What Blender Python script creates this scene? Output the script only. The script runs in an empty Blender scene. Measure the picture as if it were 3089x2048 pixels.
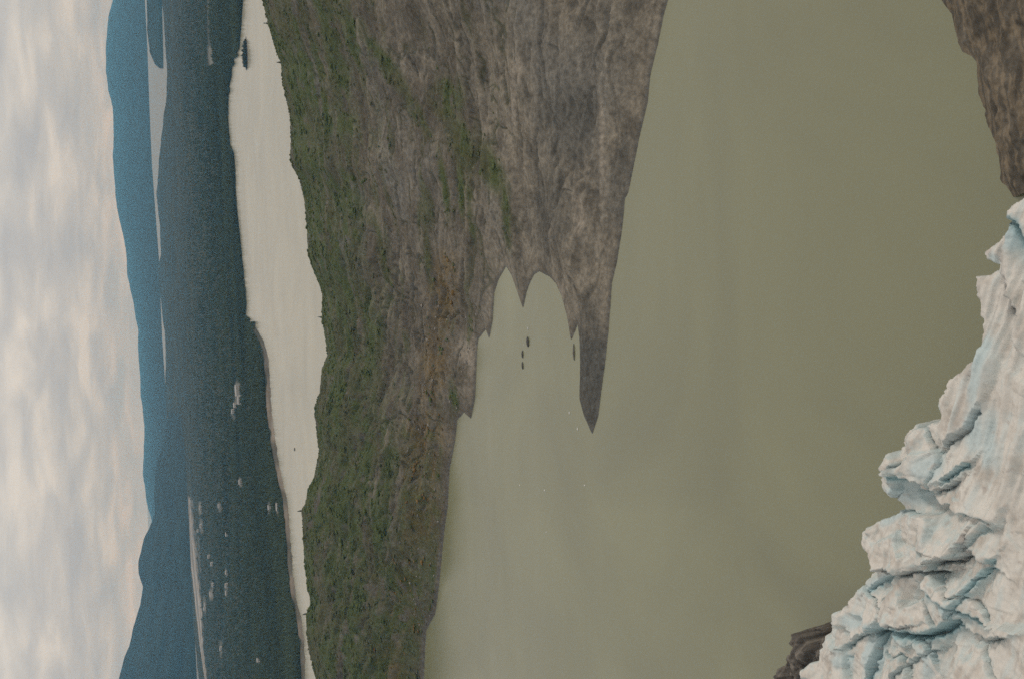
import bpy, math, random
import numpy as np
from mathutils import Matrix, Vector

# ------------------------------------------------------------------ camera
# The photograph is hung on its side: world-up points to the LEFT of the frame.
CAM_H = 400.0
LENS = 35.0
W0, H0 = 3089.0, 2048.0               # photograph size
FPX = LENS / 36.0 * W0
HORIZ_V = 398.0                       # horizon height at the middle column
ROLL = math.radians(2.0)
PITCH = math.atan((W0 / 2 - HORIZ_V) / FPX)
fwd = np.array([0, math.cos(PITCH), -math.sin(PITCH)])
up0 = np.array([0, math.sin(PITCH), math.cos(PITCH)])
ex = np.array([1.0, 0, 0])
RV = math.cos(ROLL) * ex - math.sin(ROLL) * up0
UV = math.sin(ROLL) * ex + math.cos(ROLL) * up0
CAM = np.array([0, 0, CAM_H])

scene = bpy.context.scene
COL = scene.collection
cd = bpy.data.cameras.new('camera')
cd.lens = LENS; cd.sensor_width = 36; cd.sensor_fit = 'HORIZONTAL'
cd.clip_start = 1.0; cd.clip_end = 200000.0
cam = bpy.data.objects.new('camera', cd); COL.objects.link(cam)
M = Matrix.Identity(4)
for i in range(3):
    M[i][0] = -UV[i]; M[i][1] = RV[i]; M[i][2] = -fwd[i]; M[i][3] = CAM[i]
cam.matrix_world = M
scene.camera = cam

# ------------------------------------------------------------------ world, sun, exposure
SUN_EL, SUN_AZ = math.radians(38), math.radians(84)     # azimuth from +Y towards +X
world = bpy.data.worlds.new('World'); scene.world = world; world.use_nodes = True
nt = world.node_tree; nt.nodes.clear()
def N(t, typ, **kw):
    n = t.nodes.new(typ)
    for k, v in kw.items(): setattr(n, k, v)
    return n
def setin(n, **kw):
    for k, v in kw.items(): n.inputs[k.replace('_', ' ')].default_value = v
out = N(nt, 'ShaderNodeOutputWorld'); bg = N(nt, 'ShaderNodeBackground')
bg.inputs['Strength'].default_value = 0.1
sky = N(nt, 'ShaderNodeTexSky', sky_type='NISHITA', sun_disc=False)
sky.sun_elevation = SUN_EL; sky.sun_rotation = SUN_AZ
tc = N(nt, 'ShaderNodeTexCoord'); sep = N(nt, 'ShaderNodeSeparateXYZ')
nt.links.new(tc.outputs['Generated'], sep.inputs[0])
def math_node(t, op, a, b=None, clamp=False):
    m = N(t, 'ShaderNodeMath', operation=op); m.use_clamp = clamp
    for i, q in enumerate((a, b)):
        if q is None: continue
        if isinstance(q, (int, float)): m.inputs[i].default_value = q
        else: t.links.new(q, m.inputs[i])
    return m.outputs[0]
zc_ = math_node(nt, 'MAXIMUM', sep.outputs['Z'], 0.0)
den = math_node(nt, 'ADD', zc_, 0.19)
cx_ = math_node(nt, 'DIVIDE', sep.outputs['X'], den)
cy_ = math_node(nt, 'DIVIDE', sep.outputs['Y'], den)
comb = N(nt, 'ShaderNodeCombineXYZ')
nt.links.new(cx_, comb.inputs[0]); nt.links.new(cy_, comb.inputs[1])
n1 = N(nt, 'ShaderNodeTexNoise'); setin(n1, Scale=3.6, Detail=6.0, Roughness=0.5, Distortion=0.35)
nt.links.new(comb.outputs[0], n1.inputs['Vector'])
r1 = N(nt, 'ShaderNodeValToRGB')
r1.color_ramp.elements[0].position = 0.38; r1.color_ramp.elements[0].color = (4.3, 4.28, 4.25, 1)
r1.color_ramp.elements[1].position = 0.61; r1.color_ramp.elements[1].color = (6.35, 5.9, 5.3, 1)
e = r1.color_ramp.elements.new(0.5); e.color = (5.1, 4.92, 4.65, 1)
n3 = N(nt, 'ShaderNodeTexNoise'); setin(n3, Scale=1.1, Detail=3.0, Roughness=0.5)
nt.links.new(comb.outputs[0], n3.inputs['Vector'])
cl = math_node(nt, 'ADD', math_node(nt, 'MULTIPLY', n1.outputs['Fac'], 0.6), math_node(nt, 'MULTIPLY', n3.outputs['Fac'], 0.4))
nt.links.new(cl, r1.inputs[0])
# an overcast deck is brighter overhead than at the horizon
gain = math_node(nt, 'ADD', math_node(nt, 'MULTIPLY', math_node(nt, 'MINIMUM', zc_, 0.35), 1.7), 0.93)
vm = N(nt, 'ShaderNodeVectorMath', operation='SCALE')
nt.links.new(r1.outputs[0], vm.inputs[0]); nt.links.new(gain, vm.inputs['Scale'])
n2 = N(nt, 'ShaderNodeTexNoise'); setin(n2, Scale=0.7, Detail=5.0, Roughness=0.5)
nt.links.new(comb.outputs[0], n2.inputs['Vector'])
cover = N(nt, 'ShaderNodeMapRange'); setin(cover, From_Min=0.36, From_Max=0.5, To_Min=0.95, To_Max=1.0)
nt.links.new(n2.outputs['Fac'], cover.inputs['Value'])
mix = N(nt, 'ShaderNodeMix', data_type='RGBA')
nt.links.new(cover.outputs[0], mix.inputs['Factor'])
nt.links.new(sky.outputs[0], mix.inputs[6]); nt.links.new(vm.outputs[0], mix.inputs[7])
nt.links.new(mix.outputs[2], bg.inputs['Color']); nt.links.new(bg.outputs[0], out.inputs[0])

sl = bpy.data.lights.new('sun', 'SUN'); sl.energy = 1.15; sl.angle = math.radians(11); sl.color = (1.0, 0.93, 0.84)
so = bpy.data.objects.new('sun', sl); COL.objects.link(so)
sd_ = Vector((math.sin(SUN_AZ) * math.cos(SUN_EL), math.cos(SUN_AZ) * math.cos(SUN_EL), math.sin(SUN_EL)))
so.rotation_euler = sd_.to_track_quat('Z', 'Y').to_euler()
vs = scene.view_settings
vs.view_transform = 'Standard'; vs.look = 'None'; vs.exposure = 0.0; vs.gamma = 1.0; vs.use_curve_mapping = False

# ------------------------------------------------------------------ helpers
rng = np.random.default_rng(7)
def ray(p):
    p = np.atleast_2d(np.asarray(p, float))
    u, v = H0 - p[:, 1], p[:, 0]
    d = fwd[None] * FPX + (u - H0 / 2)[:, None] * RV[None] + (W0 / 2 - v)[:, None] * UV[None]
    return d
def at_z(p, z=0.0):                    # photograph point -> place at height z
    d = ray(p); z = np.broadcast_to(np.asarray(z, float), (len(d),))
    return CAM + d * ((z - CAM_H) / d[:, 2])[:, None]
def at_d(p, dist):                     # photograph point -> place at ground distance
    d = ray(p); return CAM + d * (dist / np.hypot(d[:, 0], d[:, 1]))[:, None]
def polar(P): return np.arctan2(P[:, 0], P[:, 1]), np.hypot(P[:, 0], P[:, 1])
def pix(X, Y, Z):
    P = np.stack([X, Y, Z - CAM_H], -1)
    k = FPX / (P @ fwd)
    return W0 / 2 - (P @ UV) * k, H0 / 2 - (P @ RV) * k     # x, y in the photograph

_perm = np.random.default_rng(3).permutation(512); _perm = np.concatenate([_perm, _perm])
_g = np.stack([np.cos(np.arange(512) * 2.399963), np.sin(np.arange(512) * 2.399963)], -1)
def noise(x, y, seed=0):
    x = np.asarray(x, float) + seed * 37.17; y = np.asarray(y, float) + seed * 91.3
    xi = np.floor(x).astype(int); yi = np.floor(y).astype(int); fx = x - xi; fy = y - yi
    def g(i, j):
        h = _perm[(_perm[(xi + i) & 511] + yi + j) & 511]
        return _g[h, 0] * (fx - i) + _g[h, 1] * (fy - j)
    sx = fx * fx * fx * (fx * (fx * 6 - 15) + 10); sy = fy * fy * fy * (fy * (fy * 6 - 15) + 10)
    a = g(0, 0) * (1 - sx) + g(1, 0) * sx; b = g(0, 1) * (1 - sx) + g(1, 1) * sx
    return (a * (1 - sy) + b * sy) * 1.5
def fbm(x, y, octv=5, seed=0, gain=0.5):
    s = 0; a = 1; f = 1; t = 0
    for o in range(octv):
        s = s + a * noise(x * f, y * f, seed + o); t += a; a *= gain; f *= 2.03
    return s / t
def ridged(x, y, octv=4, seed=0, gain=0.5):
    s = 0; a = 1; f = 1; t = 0
    for o in range(octv):
        s = s + a * (1 - 2 * np.abs(noise(x * f, y * f, seed + o))); t += a; a *= gain; f *= 2.07
    return s / t
def sstep(a, b, x):
    t = np.clip((x - a) / (b - a), 0, 1); return t * t * (3 - 2 * t)
def lerp(a, b, t): return a + (b - a) * t
def inside(px, py, poly):
    r = np.zeros(px.shape, bool); n = len(poly)
    for i in range(n):
        x1, y1 = poly[i]; x2, y2 = poly[(i + 1) % n]
        if y1 == y2: continue
        c = ((y1 > py) != (y2 > py)) & (px < (x2 - x1) * (py - y1) / (y2 - y1) + x1)
        r ^= c
    return r
def dist_line(px, py, pts, closed=False):
    d = np.full(px.shape, 1e18); n = len(pts)
    for i in range(n if closed else n - 1):
        a = pts[i]; b = pts[(i + 1) % n]; ab = b - a; L = ab @ ab + 1e-9
        t = np.clip(((px - a[0]) * ab[0] + (py - a[1]) * ab[1]) / L, 0, 1)
        d = np.minimum(d, (px - a[0] - t * ab[0]) ** 2 + (py - a[1] - t * ab[1]) ** 2)
    return np.sqrt(d)
def dist_side(px, py, pts):
    d = np.full(px.shape, 1e18); sg = np.ones(px.shape)
    for i in range(len(pts) - 1):
        a = pts[i]; ab = pts[i + 1] - a; L = ab @ ab + 1e-9
        t = np.clip(((px - a[0]) * ab[0] + (py - a[1]) * ab[1]) / L, 0, 1)
        e = (px - a[0] - t * ab[0]) ** 2 + (py - a[1] - t * ab[1]) ** 2; n = e < d
        d = np.where(n, e, d); sg = np.where(n, np.sign(ab[0] * (py - a[1]) - ab[1] * (px - a[0])), sg)
    return np.sqrt(d), sg
def sdist(px, py, poly):
    d = dist_line(px, py, poly, True); return np.where(inside(px, py, poly), d, -d)

def mesh_np(name, V, F, mat=None, col=None, smooth=True, parent=None):
    V = np.asarray(V, np.float32); F = np.asarray(F, np.int32); k = F.shape[1]
    me = bpy.data.meshes.new(name)
    me.vertices.add(len(V)); me.vertices.foreach_set('co', V.ravel())
    me.loops.add(F.size); me.loops.foreach_set('vertex_index', F.ravel())
    me.polygons.add(len(F)); me.polygons.foreach_set('loop_start', np.arange(0, F.size, k, dtype=np.int32))
    try: me.polygons.foreach_set('loop_total', np.full(len(F), k, np.int32))
    except Exception: pass
    me.update(calc_edges=True)
    if smooth: me.polygons.foreach_set('use_smooth', np.ones(len(F), bool))
    if col is not None:
        ca = me.color_attributes.new('tint', 'FLOAT_COLOR', 'POINT')
        c4 = np.ones((len(V), 4), np.float32); c4[:, :3] = col
        ca.data.foreach_set('color', c4.ravel())
    if mat: me.materials.append(mat)
    me.validate()
    o = bpy.data.objects.new(name, me); COL.objects.link(o)
    if parent is not None: o.parent = parent
    return o
def grid_faces(n, m):                  # n rows, m columns, row-major
    i = np.arange(n - 1)[:, None] * m + np.arange(m - 1)[None]
    i = i.ravel(); return np.stack([i, i + 1, i + m + 1, i + m], -1)
def cull(V, F, keep, col=None):
    F = F[keep]; used = np.unique(F); mp = np.full(len(V), -1, np.int64); mp[used] = np.arange(len(used))
    return V[used], mp[F], (None if col is None else col[used])
def tag(o, label=None, cat=None, group=None, kind=None):
    if label: o['label'] = label
    if cat: o['category'] = cat
    if group: o['group'] = group
    if kind: o['kind'] = kind
    return o
def empty(name, loc=(0, 0, 0)):
    o = bpy.data.objects.new(name, None); COL.objects.link(o); o.location = loc; return o

def ground_mat(name, rough=0.9, nscale=0.5, nvar=0.25, bump=0.4, bdist=0.5, spec=0.2, col=None, stretch=(1, 1, 1)):
    m = bpy.data.materials.new(name); m.use_nodes = True; t = m.node_tree
    b = t.nodes['Principled BSDF']; b.inputs['Roughness'].default_value = rough
    b.inputs['Specular IOR Level'].default_value = spec
    tcn = N(t, 'ShaderNodeTexCoord'); mp = N(t, 'ShaderNodeMapping'); mp.inputs['Scale'].default_value = stretch
    t.links.new(tcn.outputs['Object'], mp.inputs[0])
    nn = N(t, 'ShaderNodeTexNoise'); setin(nn, Scale=nscale, Detail=8.0, Roughness=0.65)
    t.links.new(mp.outputs[0], nn.inputs['Vector'])
    mr = N(t, 'ShaderNodeMapRange'); setin(mr, From_Min=0.25, From_Max=0.75, To_Min=1 - nvar, To_Max=1 + nvar)
    t.links.new(nn.outputs['Fac'], mr.inputs['Value'])
    if col is None:
        at = N(t, 'ShaderNodeAttribute', attribute_name='tint'); src = at.outputs['Color']
    else:
        rg = N(t, 'ShaderNodeRGB'); rg.outputs[0].default_value = (*col, 1); src = rg.outputs[0]
    sc = N(t, 'ShaderNodeVectorMath', operation='SCALE')
    t.links.new(src, sc.inputs[0]); t.links.new(mr.outputs[0], sc.inputs['Scale'])
    t.links.new(sc.outputs[0], b.inputs['Base Color'])
    if bump:
        bp = N(t, 'ShaderNodeBump'); setin(bp, Strength=bump, Distance=bdist)
        t.links.new(nn.outputs['Fac'], bp.inputs['Height']); t.links.new(bp.outputs[0], b.inputs['Normal'])
    return m

MAT_ROCK = ground_mat('rock_slope', nscale=0.22, nvar=0.42, bump=0.9, bdist=2.5, stretch=(1, 1, 1))
MAT_VEG = ground_mat('foliage', nscale=1.2, nvar=0.35, bump=0.0)
MAT_BANK = ground_mat('bank_rock', nscale=0.35, nvar=0.35, bump=0.6, bdist=1.0)
MAT_FAR = ground_mat('far_slope', nscale=0.004, nvar=0.3, bump=0.5, bdist=40)
MAT_PLAIN = ground_mat('valley_floor', nscale=0.006, nvar=0.4, bump=0.3, bdist=8)
MAT_ICE = ground_mat('glacier_ice', rough=0.55, nscale=0.55, nvar=0.07, bump=0.55, bdist=0.55, spec=0.35)

def water_mat(name, body, rough, ior, bump=0.02, scale=0.05):
    m = bpy.data.materials.new(name); m.use_nodes = True; t = m.node_tree
    b = t.nodes['Principled BSDF']; b.inputs['Roughness'].default_value = rough; b.inputs['IOR'].default_value = ior
    tcn = N(t, 'ShaderNodeTexCoord')
    n0 = N(t, 'ShaderNodeTexNoise'); setin(n0, Scale=0.004, Detail=5.0, Roughness=0.55)
    t.links.new(tcn.outputs['Object'], n0.inputs['Vector'])
    n0.inputs['Distortion'].default_value = 1.2
    mr = N(t, 'ShaderNodeMapRange'); setin(mr, From_Min=0.3, From_Max=0.7, To_Min=0.88, To_Max=1.12)
    t.links.new(n0.outputs['Fac'], mr.inputs['Value'])
    rg = N(t, 'ShaderNodeRGB'); rg.outputs[0].default_value = (*body, 1)
    sc = N(t, 'ShaderNodeVectorMath', operation='SCALE'); t.links.new(rg.outputs[0], sc.inputs[0])
    t.links.new(mr.outputs[0], sc.inputs['Scale']); t.links.new(sc.outputs[0], b.inputs['Base Color'])
    nn = N(t, 'ShaderNodeTexNoise'); setin(nn, Scale=scale, Detail=4.0, Roughness=0.6)
    t.links.new(tcn.outputs['Object'], nn.inputs['Vector'])
    ws = N(t, 'ShaderNodeMapping'); ws.inputs['Scale'].default_value = (0.0022, 0.012, 1); ws.inputs['Rotation'].default_value = (0, 0, 0.5)
    t.links.new(tcn.outputs['Object'], ws.inputs[0])
    n2 = N(t, 'ShaderNodeTexNoise'); setin(n2, Scale=1.0, Detail=6.0, Roughness=0.6, Distortion=0.6); t.links.new(ws.outputs[0], n2.inputs['Vector'])
    m2 = N(t, 'ShaderNodeMapRange'); setin(m2, From_Min=0.35, From_Max=0.65, To_Min=rough - 0.03, To_Max=rough + 0.04)   # wind ruffled lanes
    t.links.new(n2.outputs['Fac'], m2.inputs['Value']); t.links.new(m2.outputs[0], b.inputs['Roughness'])
    bp = N(t, 'ShaderNodeBump'); setin(bp, Strength=bump, Distance=1.0)
    t.links.new(nn.outputs['Fac'], bp.inputs['Height']); t.links.new(bp.outputs[0], b.inputs['Normal'])
    return m
MAT_LAKE = water_mat('silty_lake_water', (0.148, 0.150, 0.080), 0.26, 1.7, 0.12, 0.25)
MAT_FARLAKE = water_mat('milky_lake_water', (0.29, 0.275, 0.205), 0.2, 1.45, 0.12, 0.25)
MAT_SEA = water_mat('channel_water', (0.12, 0.13, 0.12), 0.38, 1.45, 0.05)

# ------------------------------------------------------------------ water
def sheet(name, pts, z, mat):
    V = [(x, y, z) for x, y in pts]
    me = bpy.data.meshes.new(name); me.from_pydata(V, [], [tuple(range(len(V)))]); me.materials.append(mat)
    o = bpy.data.objects.new(name, me); COL.objects.link(o); return tag(o, kind='structure')
sheet('lake', [(-6000, -1500), (6000, -1500), (6000, 1800), (-6000, 1930)], 0.0, MAT_LAKE)
sheet('far_lake', [(-6000, 1930), (6000, 1800), (6000, 7000), (-6000, 7000)], 0.0, MAT_FARLAKE)
sheet('sea_channel', [(-30000, 7000), (30000, 7000), (30000, 46000), (-30000, 46000)], 0.0, MAT_SEA)

# ------------------------------------------------------------------ far mountains
def ridge_terrain(name, sil, dist, base_d, depth, col, seed, rough=1.0, base_px=None):
    """mountain range whose skyline passes the photographed skyline at ground distance dist"""
    P = at_d(np.array(sil, float), dist); ph, _ = polar(P); o = np.argsort(ph); ph, hz = ph[o], P[o, 2]
    a = np.linspace(ph[0] - 0.14, ph[-1] + 0.14, 420)
    d = np.concatenate([np.linspace(base_d, dist, 50), np.linspace(dist, dist + depth, 20)[1:]])
    A, D = np.meshgrid(a, d); top = np.interp(A, ph, hz) + 22 * fbm(A * 70, A * 0, 3, seed + 2) * (dist > 20000)
    if base_px is not None:
        bp_, br_ = polar(at_z(base_px, 0.0)); k_ = np.argsort(bp_); base_d = np.interp(A, bp_[k_], br_[k_])
        D = np.where(D <= dist, base_d + (D - d[0]) * (dist - base_d) / (dist - d[0]), D)
    X, Y = D * np.sin(A), D * np.cos(A)
    s = np.clip((D - base_d) / (dist - base_d), 0, 1)
    sp = ridged(X / 1500, Y / 1500, 4, seed) * 0.5
    z = top * (s ** 0.85) * (1 + sp * 0.55 * (1 - s) * rough)
    back = D > dist
    z = np.where(back, top - 0.35 * (D - dist), z) + np.where(s < .02, -3, 0)
    z = z + fbm(X / 160, Y / 160, 3, seed + 5) * 10 * rough * sstep(0, .2, s)
    c = np.array(col)[None] * (1 + 0.25 * fbm(X / 700, Y / 700, 3, seed + 9).ravel())[:, None]
    ob = mesh_np(name, np.stack([X, Y, z], -1).reshape(-1, 3), grid_faces(len(d), len(a)), MAT_FAR, c)
    return tag(ob, kind='structure')

far_sil = [(340, -500), (335, -200), (340, 0), (327, 52), (320, 130), (320, 215), (327, 274), (340, 326), (343, 405), (340, 470), (346, 555), (353, 633),
           (366, 686), (379, 751), (385, 836), (402, 914), (416, 993), (418, 1089), (424, 1142), (424, 1187), (436, 1285),
           (431, 1429), (444, 1520), (460, 1579), (480, 1650), (495, 2048)]
ridge_terrain('mountain_range', far_sil, 33000, 19000, 2500, (0.018, 0.03, 0.028), 11, 0.8, [(432, -300), (437, 0), (444, 130), (451, 326), (458, 490), (470, 653), (480, 783), (490, 1024), (499, 1155), (504, 1240), (520, 1600), (540, 2048)])
left_sil = [(520, 1180), (503, 1266), (493, 1337), (470, 1403), (465, 1481), (467, 1546), (451, 1592), (434, 1625), (418, 1690), (418, 1729),
            (431, 1768), (424, 1821), (402, 1892), (389, 1951), (372, 1990), (359, 2043), (340, 2200), (330, 2500)]
ridge_terrain('mountain', left_sil, 12500, 8800, 2500, (0.018, 0.03, 0.028), 23, 0.8)
isl_sil = [(441, -400), (438, -100), (442, 0), (444, 98), (451, 157), (467, 196), (482, 207)]
def island():
    P = at_d(np.array(isl_sil, float), 11800.0); ph, _ = polar(P); o = np.argsort(ph); ph, hz = ph[o], P[o, 2]
    a = np.linspace(ph[0], ph[-1] + .1, 160); d = np.linspace(11300, 12500, 40)
    A, D = np.meshgrid(a, d); top = np.interp(A, ph, np.maximum(hz, 0))
    X, Y = D * np.sin(A), D * np.cos(A); s = 1 - np.abs((D - 11800) / np.where(D < 11800, 500, 700))
    z = top * np.clip(s, 0, 1) ** .7 - 2 * (s < .02) + fbm(X / 80, Y / 80, 3, 3) * 6 * sstep(0, .3, s)
    c = np.array((0.03, 0.045, 0.04))[None] * (1 + 0.25 * fbm(X / 300, Y / 300, 3, 9).ravel())[:, None]
    tag(mesh_np('island', np.stack([X, Y, z], -1).reshape(-1, 3), grid_faces(40, 160), MAT_FAR, c), kind='structure')
island()

# ------------------------------------------------------------------ wooded valley floor across the far lake
near_shore = [(733, -500), (733, 0), (725, 115), (722, 150), (712, 160), (722, 168), (703, 180), (708, 192), (699, 205), (698, 230), (691, 262), (694, 275), (689, 287), (688, 363), (695, 440), (706, 463), (710, 516),
              (712, 588), (721, 685), (735, 816), (744, 914), (741, 950), (755, 963), (750, 972), (771, 972), (768, 984), (780, 1005), (795, 1030), (810, 1091), (814, 1160), (820, 1245), (831, 1340),
              (845, 1417), (858, 1480), (866, 1507), (876, 1622), (881, 1717), (893, 1812), (908, 1869), (916, 1946), (921, 2048), (940, 2500)]
far_shore = [(488, -500), (485, 0), (493, 65), (503, 215), (500, 281), (490, 392), (480, 490), (470, 588), (480, 686), (483, 770), (477, 810), (486, 914),
             (495, 1005), (500, 1089), (503, 1220), (512, 1331), (532, 1420), (548, 1500), (572, 1808), (590, 1938), (600, 2048), (625, 2500)]
pn, rn = polar(at_z(near_shore, 1.0)); o_ = np.argsort(pn); pn, rn = pn[o_], rn[o_]
pf, rf = polar(at_z(far_shore, np.interp([p[1] for p in far_shore], [1000, 1300], [26.0, 6.0]))); o_ = np.argsort(pf); pf, rf = pf[o_], rf[o_]
def plain_h(X, Y, t, D):
    e = sstep(0, .012, t)
    roll = (fbm(X / 1700, Y / 1700, 3, 41) * .5 + .35) * 40 * sstep(.25, .9, t) * sstep(-.13, -.02, np.arctan2(X, Y))
    return 1.2 * sstep(0, .002, t) + 3.0 * e + np.maximum(roll, 0)
strips = [  # open gravel, river bars and clearings: polyline, half width (photo px), strength
    ([(627, -300), (629, 60), (632, 130), (637, 185)], 3, .25), ([(633, 150), (637, 188)], 7, .9), ([(736, 60), (730, 130), (722, 175)], 4, .6),
    ([(716, 1165), (720, 1205)], 8, .9), ([(712, 1212), (708, 1235)], 5, .5), ([(700, 1245), (708, 1260)], 4, .35), ([(726, 1448), (727, 1458)], 6, .8),
    ([(838, 1515), (841, 1545)], 5, .9), ([(812, 1515), (813, 1545)], 4, .5),
    ([(604, 1520), (606, 1545)], 5, .7), ([(607, 1570), (609, 1600)], 5, .6),
    ([(663, 1520), (665, 1535)], 5, .5), ([(638, 1785), (639, 1800)], 6, .9), ([(684, 1718), (685, 1732)], 4, .5), ([(640, 1755), (642, 1772)], 4, .5), ([(668, 1940), (669, 1975)], 4, .5),
    ([(618, 1805), (620, 1845)], 4, .45), ([(685, 1760), (686, 1795)], 4, .4), ([(600, 1620), (603, 1690), (606, 1720)], 3, .3)]
flat_lo = ([1490, 1500, 1530, 1600, 1650, 1750, 1830, 1938, 2048, 2400], [562, 582, 584, 591, 598, 605, 612, 614, 626, 640])
flat_hi = ([1490, 1500, 1530, 1600, 1650, 1750, 1830, 1938, 2048, 2400], [560, 557, 559, 564, 570, 581, 590, 602, 618, 634])
def openness(X, Y, Z):
    px, py = pix(X, Y, Z); m = np.zeros(px.shape); wob = fbm(X / 60, Y / 160, 3, 29)
    for pts, w, st in strips:
        near = (py > pts[0][1] - 60) & (py < pts[-1][1] + 60)
        if not near.any(): continue
        d = dist_line(px[near] * 1.0, py[near] * .6 + 0, np.array([(a, b * .6) for a, b in pts], float))
        m[near] = np.maximum(m[near], st * (1 - sstep(.5, 1.5, d / w + .6 * wob[near])))
    a, b = np.interp(py, *flat_hi), np.interp(py, *flat_lo)
    u = (px - a) / np.maximum(b - a, 3)
    fl = sstep(-.05, .08, u + .1 * wob) * (1 - sstep(.45, 1.1, u + .5 * wob)) * sstep(1488, 1506, py + 12 * wob)
    fl *= .55 + .45 * sstep(-.3, .2, noise(X / 900, u * 4, 88) - .25 * sstep(1800, 2000, py))
    return m, fl
def plain():
    a = np.linspace(pn[0], pn[-1], 900); t = np.linspace(0, 1, 340) ** 1.7
    A, T = np.meshgrid(a, t)
    r0, r1 = np.interp(A, pn, rn), np.interp(A, pf, rf)
    r0 = r0 + noise(A * 150, A * 0, 5) * 16 + noise(A * 420, A * 0, 6) * 10 + noise(A * 1100, A * 0, 7) * 6
    D = r0 + (r1 - r0) * T; X, Y = D * np.sin(A), D * np.cos(A)
    z = plain_h(X, Y, T, D)
    z = np.where(T == 0, -1.5, z)
    op, fl = openness(X, Y, z)
    can = sstep(0.003, 0.012, T) * (1 - np.maximum(sstep(.1, .5, op), sstep(.1, .5, fl)))   # closed canopy behind the open shore
    z = z + can * (3 + 6 * fbm(X / 45, Y / 45, 3, 17)) * sstep(.05, .35, T)
    n = fbm(X / 420, Y / 420, 4, 8).ravel(); n2 = fbm(X / 90, Y / 90, 3, 28).ravel(); n3 = fbm(X / 900, Y / 260, 3, 38).ravel()
    c = lerp(np.array((0.018, 0.024, 0.013))[None], np.array((0.034, 0.038, 0.020))[None], sstep(-.4, .6, n + .4 * n2 + .4 * n3)[:, None])
    field = sstep(.36, .5, fbm(X / 300, Y / 90, 3, 77)).ravel() * sstep(.15, .3, T.ravel()) * (A.ravel() < 0.02)
    c = lerp(c, np.array((0.085, 0.09, 0.052))[None], field[:, None] * .5)
    lft = sstep(.06, -.04, A.ravel())
    bw = 0.0085 * (1 + .8 * noise(A * 60, T * 3, 44).ravel())
    beach = (1 - sstep(bw, bw * 1.6, T.ravel())) * (0.05 + .95 * lft * (.45 + .55 * sstep(-.25, .2, noise(A * 45, A * 0, 46).ravel())))
    c = lerp(c, np.array((0.20, 0.165, 0.13))[None] * (1 + .5 * n2[:, None]), (.8 * beach)[:, None])
    c = lerp(c, np.array((0.30, 0.29, 0.26))[None], np.clip(op.ravel() * .45, 0, 1)[:, None])
    c = lerp(c, np.array((0.30, 0.275, 0.25))[None], fl.ravel()[:, None])
    ob = mesh_np('valley_floor', np.stack([X, Y, z], -1).reshape(-1, 3), grid_faces(340, 900), MAT_PLAIN, c)
    tag(ob, kind='structure')
    flip(ob)
def flip(ob):
    me = ob.data
    if sum(p.normal.z for p in list(me.polygons)[::501]) < 0: me.flip_normals()
plain()

# conifers of the far wood (one mass)
def cones(X, Y, Z, h, r, cols, sides=5, tiers=1, seed=0):
    n = len(X); rg = np.random.default_rng(seed); ang = rg.uniform(0, 6.28, n)
    k = np.arange(sides); V = np.zeros((n, sides + 1, 3)); th = ang[:, None] + k[None] * 2 * math.pi / sides
    rr = r[:, None] * rg.uniform(.75, 1.25, (n, sides))
    V[:, :sides, 0] = X[:, None] + np.cos(th) * rr; V[:, :sides, 1] = Y[:, None] + np.sin(th) * rr
    V[:, :sides, 2] = Z[:, None] + h[:, None] * rg.uniform(.0, .12, (n, sides))
    V[:, sides, 0] = X; V[:, sides, 1] = Y; V[:, sides, 2] = Z + h
    F = np.stack([k, (k + 1) % sides, np.full(sides, sides)], -1)
    F = (F[None] + (np.arange(n) * (sides + 1))[:, None, None]).reshape(-1, 3)
    C = np.repeat(cols, sides + 1, 0)
    return V.reshape(-1, 3), F, C
def far_wood():
    n = 75000
    A = rng.uniform(-0.42, 0.42, n); T = np.where(A < .02, .010, .002) + rng.uniform(0, 1, n) ** 1.6 * .75
    r0, r1 = np.interp(A, pn, rn), np.interp(A, pf, rf); D = r0 + (r1 - r0) * T
    X, Y = D * np.sin(A), D * np.cos(A); Z = plain_h(X, Y, T, D)
    keep = fbm(X / 300, Y / 90, 3, 77) < .55
    keep |= (A > 0.02)
    op, fl = openness(X, Y, Z); keep &= (op < .12) & (fl < .1)
    keep &= rng.uniform(0, 1, n) > sstep(4200, 8800, D)
    h = rng.uniform(7, 17, n) * (1 + .2 * fbm(X / 200, Y / 200, 2, 5)); r = h * rng.uniform(.26, .4, n)
    c = np.array((0.030, 0.039, 0.020))[None] * (rng.uniform(.75, 1.35, n) * (1 + .7 * fbm(X / 800, Y / 220, 4, 61)))[:, None]
    k = keep; V, F, C = cones(X[k], Y[k], Z[k], h[k], r[k], c[k])
    ob = mesh_np('far_wood', V, F, MAT_VEG, C, smooth=True)
    tag(ob, 'dark conifer wood covering the flat valley beyond the far lake', 'wood', kind='stuff')
far_wood()

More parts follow.
